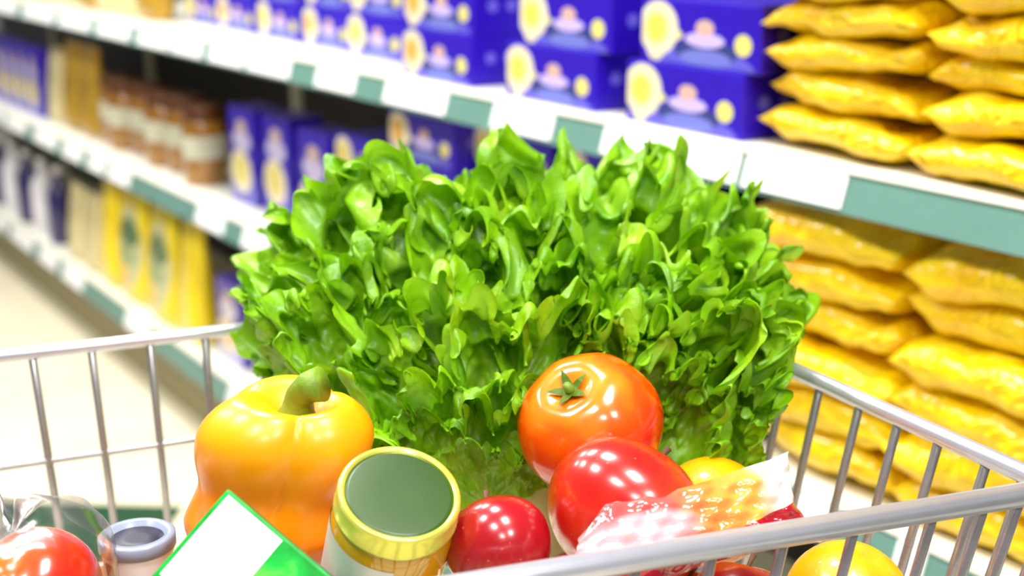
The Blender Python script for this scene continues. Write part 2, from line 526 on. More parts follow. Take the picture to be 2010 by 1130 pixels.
pb, pg, pp = pouch('pouch_beige', 0.17, 0.09, 0.25, M['beige'], 1), pouch('pouch_gold', 0.18, 0.09, 0.285, M['gold'], 2), pouch('yellow_pack', 0.245, 0.10, 0.33, M['pasta'], 3)
for i, px in enumerate((325, 290, 262, 240, 220, 202, 186, 170, 156)):
    good('food_pouch', pb if i % 3 else pg, pack(1, s_px(px, 0.1, 0.15), 0.092), 0.1, Z1,
         f'pale food pouch on the top shelf, {ORD[i]} one left of the blue cartons', 'pouch', 'pale pouches on the top shelf')

# middle shelf
piles = [(1362, 0.03, 3), (1190, 0.05, 4), (1000, 0.06, 4), (826, 0.02, 4), (712, 0.05, 3)]
prev = None
for i, (px, back, n) in enumerate(piles):
    s = s_px(px, back, 0.35)
    if prev is not None: s = max(s, prev + 0.2335)
    prev = s; END[2] = s + 0.116
    for k in range(n):
        good('flat_carton', meshes['box_b' if i in (3,) else 'box_a'], s, back + 0.004 * (k % 2), Z2 + 0.0845 * k,
             f'{LAY[n][k]} blue flat carton in {ORD[i]} middle-shelf pile left of the yellow bags',
             'carton', 'blue flat cartons on the middle shelf')
for i, (px, back, kd) in enumerate(((618, 0.06, 'box_u'), (545, 0.09, 'box_u'), (478, 0.08, 'box_u'))):
    good('upright_carton', meshes[kd], pack(2, s_px(px, back, 0.4), 0.0785), back, Z2,
         'blue printed carton upright on the middle shelf, ' + ('beside the flat piles', 'between two like it', 'beside the brown-lidded jars')[i], 'carton', 'upright blue cartons')
# brown-lidded jars, gold pouches and blue cartons farther along the middle shelf
def make_jar(s, back, z, label, r=0.058, h=0.205):
    t = empty('preserve_jar', sh(s, back, z), ROTZ)
    put(t, label, 'jar', 'brown-lidded jars on the middle shelf')
    if 'jar_b' not in meshes:
        meshes['jar_b'] = lathe('jar_body', [(r * .92, 0), (r, .006), (r, h * .72), (r * .86, h * .8), (r * .8, h * .84)], 28, M['jar_brown'])
        meshes['jar_l'] = lathe('jar_lid', [(r * .88, h * .83), (r * .9, h * .84), (r * .9, h * .985), (r * .84, h)], 28, M['lid_brown'])
        meshes['jar_p'] = lathe('jar_paper', [(r * 1.01, h * .34), (r * 1.012, h * .35), (r * 1.012, h * .62), (r * 1.01, h * .63)], 28, M['paper'])
    link('body', meshes['jar_b'], t); link('lid', meshes['jar_l'], t); link('paper_label', meshes['jar_p'], t)
    return t
for i, (px, back) in enumerate(((405, 0.10), (372, 0.13), (334, 0.11), (300, 0.14), (268, 0.11), (238, 0.13))):
    make_jar(pack(2, s_px(px, back, 0.42), 0.0585), back, Z2 + 0.0006, f'amber jar with brown lid and pale label, {ORD[i]} left of the upright cartons')
for i, px in enumerate((205, 182, 150)):
    good('gold_pouch', pg if i % 3 != 2 else pb, pack(2, s_px(px, 0.10, 0.42), 0.092), 0.10, Z2,
         f'gold food pouch on the middle shelf, {ORD[i]} one left of the amber jars', 'pouch', 'gold pouches on the middle shelf')
for i, px in enumerate((97, 76, 57, 39, 22, 6, -9)):
    good('upright_carton', meshes['box_u'], pack(2, s_px(px, 0.05, 0.42), 0.0785), 0.05, Z2,
         f'dark blue carton on the far middle shelf, {ORD[i]} one left of the gold pouches', 'carton', 'far blue cartons on the middle shelf')

# bottom shelf
py = pouch('yellow_plain_pack', 0.17, 0.10, 0.34, M['yellow'], 5)
for i, (px, me, lab) in enumerate(((386, py, 'plain bright yellow pack on the bottom shelf beside the violet cartons'),
        (330, pp, 'yellow pack with green print, nearest of two between plain yellow packs'),
        (276, pp, 'yellow pack with green print, farther of two between plain yellow packs'),
        (226, py, 'plain bright yellow pack on the bottom shelf left of the green-printed packs'),
        (192, pb, 'beige pack on the bottom shelf beside the plain yellow pack'),
        (163, pb, 'beige pack on the bottom shelf beside the dark bottles'))):
    good('food_pack', me, pack(3, s_px(px, 0.06, 0.6), {'yellow_pack': 0.127}.get(me.name, 0.09)), 0.06, Z3, lab, 'pack', 'food packs on the bottom shelf', RND.uniform(-0.1, 0.1))
prev = None
for i, px in enumerate((446, 500, 560, 620, 690, 770)):
    s = s_px(px, 0.05, 0.6)
    for k in range(1):
        good('upright_carton', meshes['box_v'], s, 0.05 + 0.02 * (i % 2), Z3,
             f'violet upright carton on the bottom shelf, {ORD[i]} one right of the yellow packs', 'carton', 'violet cartons on the bottom shelf')
def make_bottle(s, back, z, label, white=False, r=0.042, h=0.27):
    t = empty('sauce_bottle', sh(s, back, z), ROTZ)
    put(t, label, 'bottle', 'dark bottles on the bottom shelf')
    if 'bo' not in meshes:
        meshes['bo'] = lathe('bottle_body', [(r * .9, 0), (r, .008), (r, h * .62), (r * .8, h * .72), (r * .36, h * .82), (r * .34, h * .93)], 24, M['bottle_dark'])
        meshes['bc'] = lathe('bottle_cap', [(r * .42, h * .92), (r * .42, h * .995), (r * .38, h)], 20, M['white_paper'])
        meshes['bl'] = lathe('bottle_label', [(r * 1.01, h * .2), (r * 1.015, h * .21), (r * 1.015, h * .36), (r * 1.01, h * .37)], 24, M['white_paper'])
    b_ = link('body', meshes['bo'], t); link('cap', meshes['bc'], t)
    if white:
        b_.material_slots[0].link = 'OBJECT'; b_.material_slots[0].material = M['white_paper']; link('paper_label', meshes['bl'], t)
for i, px in enumerate((118, 86, 56, 28, 4, -20)):
    make_bottle(pack(3, s_px(px, 0.06, 0.62), 0.043), 0.06, Z3 + 0.0006, f'{"pale" if i % 2 else "dark blue"} bottle with white label, {ORD[i]} one left of the beige packs', bool(i % 2))

# yellow plastic bags in stacks
def bag_mesh(seed):
    rs = random.Random(seed)
    w, dp, h = 0.25, 0.27, 0.070
    nu, nv = 34, 30
    ph = [rs.uniform(0, 6.28) for _ in range(10)]
    top, bot = [], []
    for i in range(nu):
        a = -1 + 2 * i / (nu - 1)
        for j in range(nv):
            b = -1 + 2 * j / (nv - 1)
            a2 = math.copysign(abs(a) ** 0.8, a); b2 = math.copysign(abs(b) ** 0.7, b)
            th = max(0, 1 - abs(a2) ** 4.5) ** 0.6 * max(0, 1 - abs(b2) ** 3.5) ** 0.5
            n1 = math.sin(3.1 * a + ph[0]) * math.sin(2.3 * b + ph[1])
            n2 = math.sin(7.3 * a + 3 * b + ph[2]) * math.sin(5.1 * b - 2 * a + ph[3])
            n3 = math.sin(15 * a - 6 * b + ph[4] + 2 * n1) * math.sin(9 * b + ph[5])
            tt = th * (1 + 0.22 * n1 + 0.17 * n2 + 0.07 * n3)
            edge = 0.006 * math.sin(6 * a + ph[6]) * (1 - th) + 0.003 * math.sin(14 * a + 5 * b + ph[7]) * (1 - th)
            x = a2 * w / 2 * (1 - 0.05 * b2 * b2) ; y = b2 * dp / 2 * (1 - 0.05 * math.cos(3 * a + ph[8]))
            top.append((x, y, h * 0.40 + edge + h * 0.60 * tt))
            bot.append((x, y, h * 0.40 + edge - h * 0.40 * min(1.05, tt ** 0.8 if tt > 0 else 0)))
    f = grid_faces(nu, nv)
    k = len(top)
    f += [tuple(reversed([q + k for q in fa])) for fa in f]
    me = mesh('yellow_bag', top + bot, f, M['bag'])
    bm = bmesh.new(); bm.from_mesh(me); bmesh.ops.remove_doubles(bm, verts=bm.verts[:], dist=0.0004)
    bmesh.ops.recalc_face_normals(bm, faces=bm.faces[:])
    for fc in bm.faces: fc.smooth = True
    bm.to_mesh(me); bm.free()
    return me
bags = [bag_mesh(10 + k) for k in range(6)]
STK = ['left', 'middle', 'right']
for zs, nm, n, dz in ((Z1, 'top', 7, 0.0445), (Z2, 'middle', 6, 0.0555)):
    for c in range(3):
        s = s_px(1616, 0.02, 0.3) - c * 0.247
        for k in range(n):
            o = good('yellow_bag', RND.choice(bags), s + RND.uniform(-0.010, 0.010), 0.134 + RND.uniform(-0.006, 0.02), zs + 0.002 + k * dz,
                     f'glossy yellow bag on the {nm} shelf, {ORD[k]} from bottom in the {STK[c]} stack', 'bag', f'yellow bags on the {nm} shelf', RND.uniform(-0.05, 0.05))
            o.rotation_euler = (RND.uniform(-0.03, 0.05), RND.uniform(-0.07, 0.07), o.rotation_euler[2] + (math.pi if RND.random() < 0.4 else 0))
            o.scale = (1, 1, dz / 0.0575)

# dark green band laid across the floor
bd = link('trim_1', box_mesh('trim_1', -3.5, 0.2, -0.26, 0.26, 0.0, 0.004, M['stripe']), None, (-1.0, 2.655, 0.0), (0, 0, math.radians(-3)))
put(bd, 'dark green band laid across the cream floor', None, None, 'structure')

# ------------------------------------------------------------------ shopping cart
ZR, ZB = 1.01, 0.815
def rim_pt(px, py):
    r = ray(px, py); return Vector((0, 0, CAM_H)) + r * ((ZR - CAM_H) / r.z)
F_, NR = rim_pt(1191, 561), rim_pt(2076, 959)
fd = (rim_pt(0, 700) - F_).normalized(); nd = (rim_pt(1040, 1130) - NR).normalized()
FL, NL = F_ + fd * 0.86, NR + nd * 0.86
cen = (F_ + NR + FL + NL) / 4
CO = Vector((cen.x, cen.y, 0))
cart = empty('shopping_cart', CO)
put(cart, 'zinc wire shopping cart piled with vegetables, fruit and packets', 'cart')
def down(p, k=1.0):
    q = p + (Vector((cen.x, cen.y, p.z)) - p) * 0.075 * k
    return Vector((q.x, q.y, ZR + (ZB - ZR) * k))
wire_unit = {}
def rod(name, a, b, r, mat='chrome'):
    key = (r, mat)
    if key not in wire_unit:
        wire_unit[key] = lathe('rod', [(r * .9, 0), (r, 0.002), (r, 0.998), (r * .9, 1)], 10, M[mat])
    o = bpy.data.objects.new(name, wire_unit[key]); COL.objects.link(o); o.parent = cart
    dvec = b - a
    m = dvec.to_track_quat('Z', 'Y').to_matrix().to_4x4()
    m = Matrix.Translation(a - CO) @ m @ Matrix.Diagonal((1, 1, dvec.length, 1))
    o.matrix_local = m
    return o
def rim_rail(a, b, r):
    me = tube_mesh('rim_rail', [a - CO, a.lerp(b, .5) - CO, b - CO], r, 16, M['rim'])
    return link('rim_rail', me, cart)
rim_rail(F_, NR, 0.0066); rim_rail(F_, FL, 0.0056); rim_rail(NL, NR, 0.0078); rim_rail(NL, FL, 0.0062)
for p, r in ((F_, 0.0068), (NR, 0.0081), (NL, 0.0081), (FL, 0.0064)):
    link('rim_corner', lathe('rim_corner', [(r * .3, -r), (r * .8, -r * .7), (r * 1.05, 0), (r * .8, r * .7), (r * .3, r)], 14, M['rim']), cart, p - CO)
    rod('corner_post', p, down(p), 0.0042)
def on(a, b, px, py):
    p = rim_pt(px, py); d = (b - a); return a + d * ((p - a).dot(d) / d.dot(d))
right = [on(F_, NR, x, 720 + .45 * (x - 1545)) for x in (1280, 1335, 1395, 1468, 1545, 1612, 1690, 1766, 1846, 1940, 2012)]
far = [on(F_, FL, x, 700 - .117 * x) for x in (1130, 1060, 975, 890, 800, 710, 615, 515, 402, 293, 178, 62, -60, -190)]
near = [on(NR, NL, x, 1130 - .165 * (x - 1040)) for x in (2005, 1935, 1835, 1680, 1540, 1400, 1250, 1100, 950, 800, 650, 500, 340)]
left = [NL.lerp(FL, k / 9) for k in range(1, 9)]
for grp in (right, far, near, left):
    for p in grp: rod('wire', p, down(p), 0.0034)
for k in (0.48,):
    a, b, c, d_ = down(F_, k), down(FL, k), down(NL, k), down(NR, k)
    rod('hoop_wire', a, b, 0.0030); rod('hoop_wire', b, c, 0.0030); rod('hoop_wire', c, d_, 0.0030)
k = 1.0
cb = [down(F_), down(FL), down(NL), down(NR)]
for i in range(4): rod('base_rail', cb[i], cb[(i + 1) % 4], 0.0042)
for p in right[1::2]:
    q = p; t_ = (p - F_).length / (NR - F_).length
    rod('base_wire', down(p), down(FL.lerp(NL, t_)), 0.0024)
for p in far[1::2]:
    t_ = (p - F_).length / (FL - F_).length
    rod('base_wire', down(p), down(NR.lerp(NL, t_)), 0.0024)
# chassis, legs, casters and handle below and beyond the basket
ch = [Vector((q.x, q.y, 0.14)) for q in cb]
for i in range(4):
    rod('leg', cb[i], ch[i], 0.011, 'rim'); rod('chassis_rail', ch[i], ch[(i + 1) % 4], 0.011, 'rim')
whl = lathe('wheel', [(0.02, -0.014), (0.052, -0.013), (0.056, -0.006), (0.056, 0.006), (0.052, 0.013), (0.02, 0.014)], 24, M['rubber'])
for q in ch:
    fk = link('caster', box_mesh('caster', -0.018, 0.018, -0.02, 0.02, 0.05, 0.14, M['rim'], 0.003), cart, Vector((q.x, q.y, 0)) - CO)
    link('wheel', whl, fk, (0, 0, 0.0565), (math.pi / 2, 0, 0))
hd = (FL - F_).normalized() * 0.10 + Vector((0, 0, 0.03))
rod('handle_arm', NL, NL + hd, 0.008, 'rim'); rod('handle_arm', FL, FL + hd, 0.008, 'rim')
rod('handle_bar', NL + hd, FL + hd, 0.014, 'handle')

# ------------------------------------------------------------------ lettuce
def sstep(a, b, x):
    t = np.clip((x - a) / (b - a), 0, 1); return t * t * (3 - 2 * t)
def leaf_mesh(base, tip, spread, seed, roll=1.0, twist=0.0, ruffle=1.0, cup=0.15, nu=60, nv=250, face=None):
    """a frilled leaf: a fan that leaves the stalk, whose outer band rolls over (towards the face it shows when roll > 0) and ruffles"""
    rs = np.random.RandomState(seed)
    axis = np.array(tip - base); L = np.linalg.norm(axis); axis /= L
    tocam = np.array(face)
    nrm = tocam - axis * tocam.dot(axis); nrm /= np.linalg.norm(nrm)
    side = np.cross(axis, nrm)
    ct, st = math.cos(twist), math.sin(twist)
    nrm, side = nrm * ct + side * st, side * ct - nrm * st
    u1 = np.linspace(0.0, 1, nu); u1 = 1 - (1 - u1) ** 1.35
    u = u1[:, None] * np.ones((1, nv))
    v = np.ones((nu, 1)) * np.linspace(-1, 1, nv)[None, :]
    p = rs.uniform(0, 6.283, 20)
    PH = math.radians(spread)
    open_ = sstep(0, 0.36, u)
    phi = v * PH * (0.30 + 0.70 * open_)
    R = 1.06 - 0.10 * v ** 2 - 0.16 * np.abs(v) ** 5 + 0.06 * np.sin(3.7 * v + p[0]) + 0.045 * np.sin(7.3 * v + p[1]) + 0.03 * np.sin(16 * v + p[2]) + (0.022 * np.sin(47 * v + p[17] + 2 * np.sin(5 * v)) + 0.016 * np.sin(83 * v + p[18])) * sstep(0.8, 1.0, u)
    # roll profile, stronger in some lobes than in others
    rl = roll * (0.75 + 0.35 * np.sin(3.1 * v + p[13]) + 0.2 * np.sin(6.7 * v + p[14]))
    th = rl * sstep(0.52, 1.0, u) - 0.10
    du = np.diff(u, axis=0, prepend=u[:1] * 0)
    rad = np.cumsum(np.cos(th) * du, axis=0) * R
    out = np.cumsum(np.sin(th) * du, axis=0) * R
    e1 = sstep(0.2, 1.0, u) * (0.5 + 0.5 * np.abs(v))
    edge = np.maximum(u, sstep(0.55, 1.0, np.abs(v)) * 0.93 * np.clip(u * 1.5, 0, 1))
    e2 = sstep(0.55, 1.0, edge) ; e3 = sstep(0.74, 1.0, edge) ; e4 = sstep(0.86, 1.0, edge)
    LX, LY = u * np.sin(phi) * 1.25, u * np.cos(phi)
    def field(wl, n=16):                      # random smooth crinkle of one wavelength
        f = np.zeros_like(u)
        for _ in range(n):
            an, q = rs.uniform(0, 6.283), rs.uniform(0, 6.283)
            kk = 6.283 / wl * rs.uniform(0.75, 1.3)
            f += np.sin(kk * (LX * math.cos(an) + LY * math.sin(an)) + q)
        return f / math.sqrt(n / 2)
    warp = 0.5 * np.sin(2.3 * v + p[4]) + 0.3 * np.sin(5.1 * v + 2 * u + p[5])
    k1, k2, k3, k4 = rs.uniform(3.5, 5), rs.uniform(10, 13), rs.uniform(26, 32), rs.uniform(60, 70)
    F1, F2, F3 = field(0.34), field(0.15), field(0.065)
    a1 = k1 * (v + 0.2 * warp) + p[6]; a2 = k2 * (v + 0.14 * warp) + p[7] + 0.9 * F1
    a3 = k3 * (v + 0.06 * warp) + p[8] + 1.0 * F2; a4 = k4 * (v + 0.03 * warp) + p[15] + 1.0 * F3
    m3 = 0.8 + 0.4 * np.sin(4.3 * v + p[16])
    body = np.clip(u * 2.2 - 0.2, 0, 1)
    w = ruffle * (0.075 * e1 * np.sin(a1) + 0.075 * e2 * np.sin(a2) + 0.040 * m3 * e3 * np.sin(a3) + 0.014 * e4 * np.sin(a4))
    w = w + body * (0.022 * F1 + (0.010 + 0.012 * e2) * F2 + (0.0045 + 0.004 * e3) * F3)
    tang = ruffle * (0.040 * e2 * np.cos(a2) + 0.034 * m3 * e3 * np.cos(a3) + 0.010 * e4 * np.cos(a4)) + e2 * (0.012 * field(0.15) + 0.004 * field(0.065))
    # local frame of the rolled sheet
    rad = rad - np.sin(th) * w; out = out + np.cos(th) * w
    rad = rad + e2 * (0.016 * field(0.15) + 0.006 * field(0.065)) * np.cos(th)
    out = out + cup * (phi ** 2) * u * 0.9 - 0.03 * np.exp(-(phi / 0.06) ** 2) * (1 - u)
    stalk = 0.075 * (1 - open_) * v
    X = rad * np.sin(phi) + stalk + tang * 0.8; Y = rad * np.cos(phi)
    P = np.array(base)[None, None, :] + L * (X[..., None] * side + Y[..., None] * axis + out[..., None] * nrm)
    me = mesh('leaf', P.reshape(-1, 3).tolist(), grid_faces(nu, nv), M['lettuce'])
    rib = np.exp(-(phi / (0.02 + 0.05 * (1 - u))) ** 2) * (1 - u) ** 0.6 * 0.8 + 0.75 * np.clip(1 - u / 0.30, 0, 1)
    for q in range(-3, 4):
        if q: rib = np.maximum(rib, 0.45 * np.exp(-((phi - q * PH * 0.26 * np.clip(u * 1.4, 0, 1)) / 0.018) ** 2) * (1 - u) ** 0.5)
    a = me.attributes.new('rib', 'FLOAT', 'POINT')
    a.data.foreach_set('value', np.clip(rib, 0, 1).reshape(-1).astype(np.float32))
    return me
lb = at(1060, 960, 1.0)
lettuce = empty('lettuce', (lb.x, lb.y, ZB + 0.005))
put(lettuce, 'large frilly green lettuce head standing at the back of the cart', 'lettuce')
LO = Vector(lettuce.location)
#          base px,py,d        tip px,py,d       spread curl  twist ruffle
LEAVES = [
    # back ring, making the skyline
    ((960, 980, 1.06), (740, 355, 1.14), 30, .5, .15, 1.0), ((1000, 980, 1.06), (905, 370, 1.13), 28, .4, 0, 1.0),
    ((1050, 980, 1.06), (1110, 345, 1.13), 26, .4, 0, 1.0), ((1110, 980, 1.06), (1320, 345, 1.13), 26, .5, -.1, 1.0),
    ((1160, 980, 1.04), (1420, 430, 1.10), 24, .5, -.2, 1.0), ((1200, 980, 1.03), (1455, 560, 1.06), 20, .5, -.3, .9),
    ((920, 980, 1.04), (635, 440, 1.11), 26, .5, .2, 1.0), ((860, 920, 1.03), (550, 560, 1.07), 22, .6, .3, .9),
    # upper rims, rolling towards the viewer
    ((960, 980, 1.02), (690, 400, 1.06), 32, 1.5, .2, 1.1), ((1000, 980, 1.02), (830, 390, 1.05), 30, 1.3, .1, 1.1),
    ((1040, 980, 1.02), (970, 410, 1.05), 30, 1.5, 0, 1.1), ((1090, 980, 1.02), (1170, 400, 1.05), 30, 1.4, -.1, 1.1),
    ((1150, 980, 1.02), (1350, 420, 1.06), 32, 1.5, -.2, 1.1), ((1190, 980, 1.01), (1430, 520, 1.03), 28, 1.4, -.3, 1.0),
    # middle rims
    ((880, 960, .99), (610, 520, 1.01), 28, 1.5, .3, 1.1), ((960, 980, .99), (760, 480, 1.0), 34, 1.6, .2, 1.1),
    ((1010, 980, .99), (930, 480, .99), 32, 1.4, 0, 1.1), ((1080, 980, .99), (1080, 470, .99), 32, 1.6, 0, 1.1),
    ((1130, 980, .99), (1260, 490, .99), 34, 1.5, -.2, 1.1), ((1190, 980, .99), (1390, 550, .99), 30, 1.6, -.2, 1.0),
    # front rims, lower
    ((735, 890, .96), (665, 575, .97), 34, 1.4, .15, 1.0), ((900, 980, .965), (840, 570, .945), 40, 1.7, .15, 1.1),
    ((990, 980, .96), (1010, 590, .94), 36, 1.4, 0, 1.1), ((1170, 980, .97), (1190, 610, .96), 40, 1.3, -.1, 1.1),
    ((1240, 990, .97), (1380, 610, .95), 40, 1.7, -.2, 1.1), ((1400, 960, .96), (1425, 690, .95), 36, 1.3, -.2, 1.0),
    ((1380, 960, .97), (1500, 655, .98), 20, .8, -.3, .8),
    # small leaves at the front, between pepper, jar and tomato
    ((930, 1010, .95), (800, 760, .90), 50, 1.3, .2, 1.2), ((960, 1020, .94), (910, 740, .90), 48, 1.4, 0, 1.2),
    ((970, 1030, .94), (930, 860, .90), 56, 1.2, 0, 1.2), ((1330, 1000, .97), (1390, 770, .95), 46, 1.0, -.2, 1.0),
]
for i, (b, t_, spd, cu, tw, rf) in enumerate(LEAVES):
    B, T = at(b[0], b[1], b[2] + 0.026), at(t_[0], t_[1], t_[2] + 0.026)
    me = leaf_mesh(B - LO, T - LO, spd, 100 + i, cu, tw, rf, face=(Vector((0, 0, CAM_H)) - B))
    link('leaf', me, lettuce)
hc = at(1060, 960, 1.0) - LO
link('core', lathe('core', [(.012, 0), (.03, .004), (.034, .03), (.04, hc.z + 0.02), (.02, hc.z + 0.05)], 20, M['lettuce_core']), lettuce)

# ------------------------------------------------------------------ produce and packets in the cart
def pepper():
    c = at(532, 966, 0.885)
    H, R = 0.140, 0.0555
    nu, nv = 40, 72
    v = []
    g0 = math.radians(-90 + 14)     # groove that faces the camera, a little to the right
    for i in range(nu):
        a = i / (nu - 1)             # 0 bottom .. 1 top centre
        if a < 0.86:
            q = a / 0.86
            z = H * (-0.5 + 1.0 * q)
            rr = R * (0.30 + 0.70 * min(1, (q * 2.6)) ** 0.55)
            rr *= 1.0 + 0.0 * math.exp(-((q - 0.80) / 0.17) ** 2) - 0.15 * math.exp(-((q - 0.56) / 0.13) ** 2) + 0.02 * math.exp(-((q - 0.25) / 0.15) ** 2)
            rr *= math.sqrt(max(0, 1 - max(0, (q - 0.80) / 0.26) ** 2))
        else:
            q = (a - 0.86) / 0.14
            r_end = R * math.sqrt(1 - (0.2 / 0.26) ** 2)
            rr = r_end * (1 - q) + 0.002
            z = H * 0.5 + H * 0.02 * math.sin(math.pi * min(1, q * 1.4)) - H * 0.13 * q ** 1.3
        for j in range(nv):
            p = 2 * math.pi * j / nv
            lob = abs(math.sin(1.5 * (p - g0))) ** 0.7
            amp = 0.24 * min(1, a * 3) * (1 if a < 0.86 else 1 - 0.6 * (a - 0.86) / 0.14)
            k = 1 - amp * (1 - lob) + 0.03 * math.sin(2 * p + 1)
            zz = z + H * 0.06 * (lob - 0.5) * max(0, a - 0.4)
            v.append((rr * k * math.cos(p) * 1.05 + 0.016 * max(0, a - 0.45) * 1.8, rr * k * math.sin(p), zz))
    f = grid_faces(nu, nv, True) + [tuple(range(nv))[::-1], tuple(range((nu - 1) * nv, nu * nv))]
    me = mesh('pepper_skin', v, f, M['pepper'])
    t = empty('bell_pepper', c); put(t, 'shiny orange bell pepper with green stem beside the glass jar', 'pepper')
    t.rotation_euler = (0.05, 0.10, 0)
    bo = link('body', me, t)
    z0 = H * 0.36
    st = tube_mesh('stem', [(.014, 0, z0), (0.015, 0, z0 + .012), (0.016, -.001, z0 + .022), (0.022, -.004, z0 + .030), (.030, -.006, z0 + .034)], .007, 14, M['stem'], rad=[.017, .011, .0095, .0105, .012])
    link('stem', st, t)
pepper()

def fruit(name, c, r, mat, up, label, cat, group=None, kind='apple', squash=0.94, seed=0):
    rs = random.Random(seed)
    prof = []
    n = 26
    for i in range(n + 1):
        a = math.pi * i / n
        x, z = math.sin(a), -math.cos(a)
        if kind == 'apple':
            rr = r * (x * (1 + 0.05 * z)) ; zz = r * squash * z
            zz -= r * 0.34 * math.exp(-(x / 0.22) ** 2) * (1 if z > 0 else -0.55)
        elif kind == 'tomato':
            rr = r * x ** 0.93 if x > 0 else 0; zz = r * squash * z
            zz -= r * 0.20 * math.exp(-(x / 0.25) ** 2) * (1 if z > 0 else -0.3)
        else:
            rr = r * x; zz = r * squash * z
            zz -= r * 0.05 * math.exp(-(x / 0.12) ** 2) * (1 if z > 0 else -1)
        prof.append((max(rr, 0.0006), zz))
    p0 = rs.uniform(0, 6)
    if kind == 'tomato': rib = lambda p, q, z: 1 + (0.018 * math.cos(7 * p + p0) + 0.014 * math.cos(4 * p + 1)) * max(0, min(1, 0.5 + z / r))
    elif kind == 'apple': rib = lambda p, q, z: 1 + 0.016 * math.cos(5 * p + p0) * (0.4 + abs(z) / r) + 0.012 * math.cos(2 * p + p0)
    else: rib = None
    me = lathe(name + '_skin', prof, 48, mat, rib)
    m3 = frame(Vector(up), Vector((1, 0.2, 0.1)))
    if kind == 'orange':
        o = link(name, me); put(o, label, cat, group); set_mat(o, c, m3); return o
    t = empty(name, c); put(t, label, cat, group); set_mat(t, c, m3)
    link('body', me, t)
    if kind == 'apple':
        top = r * squash - r * .34
        link('stem', tube_mesh('stem', [(0, 0, top), (.001, 0, top + r * .25), (.004, .001, top + r * .5)], .0016, 8, M['apple_stem'], rad=[.0014, .0014, .0022]), t)
    else:
        top = r * squash - r * .2
        v, f = [], []
        bm = bmesh.new()
        for k in range(5):
            a = 2 * math.pi * k / 5 + 0.3
            d = Vector((math.cos(a), math.sin(a), 0)); s_ = Vector((-d.y, d.x, 0))
            pts = []
            for q, wd, hz in ((0, .003, .002), (.3, .0034, .003), (.6, .0028, .005), (1, .0004, .008 if k % 2 else .006)):
                o_ = d * (q * r * .30) + Vector((0, 0, top + hz + 0.001))
                pts.append((bm.verts.new(o_ - s_ * wd), bm.verts.new(o_ + s_ * wd)))
            for a_, b_ in zip(pts, pts[1:]): bm.faces.new((a_[0], a_[1], b_[1], b_[0]))
        bmesh.ops.solidify(bm, geom=bm.faces[:], thickness=0.0012)
        mm = bpy.data.meshes.new('calyx'); bm.to_mesh(mm); bm.free(); mm.materials.append(M['stem'])
        link('calyx', mm, t)
        link('stem', tube_mesh('stem', [(0, 0, top), (0, 0, top + .010)], .003, 10, M['stem'], rad=[.0036, .003]), t)
    return t
def camdir(a, b, c): return CAM_R * a + CAM_U * b - CAM_F * c
fruit('tomato', at(1158, 832, .918), .0512, M['tomato'], camdir(-.36, .60, .60), 'large orange-red tomato with green calyx on top of the fruit heap', 'tomato', kind='tomato', squash=.88, seed=1)
fruit('apple', at(1226, 1006, .838), .0514, M['apple'], camdir(.5, .75, -.35), 'big shiny red apple in front of the large tomato', 'apple', 'apples in the cart', seed=2, squash=.86)
fruit('apple', at(978, 1072, .815), .0330, M['apple_dark'], camdir(-.3, .8, -.4), 'small dark red apple between the jar and the big red apple', 'apple', 'apples in the cart', seed=3)
fruit('orange', at(1398, 1002, .94), .0395, M['orange'], (0, .2, 1), 'bright orange fruit behind the printed packet', 'orange', 'oranges in the cart', 'orange', .97)
fruit('orange', at(1662, 1182, .888), .0422, M['orange'], (0.3, -.2, 1), 'bright orange fruit seen through the near side wires of the cart', 'orange', 'oranges in the cart', 'orange', .97)
fruit('apple', at(1450, 1200, .88), .0355, M['apple_dark'], camdir(.2, .9, -.2), 'dark red apple low behind the near side of the cart', 'apple', 'apples in the cart', seed=5)
# apples underneath that carry the heap
for i, (px, py, d, r) in enumerate(((1150, 1310, .845, .036), (1330, 1315, .85, .0345), (975, 1300, .84, .0345), (1150, 1170, .965, .036), (1330, 1200, .97, .034))):
    fruit('apple', at(px, py, d), r, M['apple'], camdir(.2, .8, .2), ['red apple under the big shiny apple', 'red apple under the bright orange fruit', 'red apple under the small dark apple', 'red apple under the large tomato', 'red apple at the back of the fruit heap'][i], 'apple', 'apples in the cart', seed=20 + i)

def glass_jar():
    c = at(785, 965, .785)                       # centre of the lid top
    up = camdir(.20, .73, .62)
    m3 = frame(up, CAM_R)
    r, h = .0378, .105
    base = c - up.normalized() * h
    t = empty('glass_jar', base); set_mat(t, base, m3)
    put(t, 'glass jar of yellow preserve with dark green lid between pepper and apples', 'jar')
    R = r * 1.0
    link('body', lathe('jar_glass', [(R * .85, 0), (R * .97, .004), (R * 1.0, .012), (R * 1.0, h * .74), (R * .93, h * .82), (R * .88, h * .86)], 48, M['jar_glass']), t)
    # label wraps the left and front of the jar
    n, v = 30, []
    for z in (h * .12, h * .735):
        for k in range(n + 1):
            a = math.radians(-245 + 160 * k / n)
            v.append((R * 1.012 * math.cos(a), R * 1.012 * math.sin(a), z))
    link('paper_label', mesh('paper_label', v, [(k, k + 1, n + 2 + k, n + 1 + k) for k in range(n)], M['jar_label']), t)
    ld = link('lid', lathe('lid', [(r * .97, h * .84), (r * 1.0, h * .845), (r * 1.0, h * .86), (r * .985, h * .865), (r * .985, h * .975), (r * .965, h * .995), (r * .93, h * 1.0), (r * .885, h * 1.0), (r * .87, h * .985)], 56, M['lid_rim']), t)
    link('lid_face', lathe('lid_face', [(r * .868, h * .984), (r * .866, h * .988), (r * .80, h * .991), (r * .3, h * .991)], 56, M['lid_green']), ld)
glass_jar()

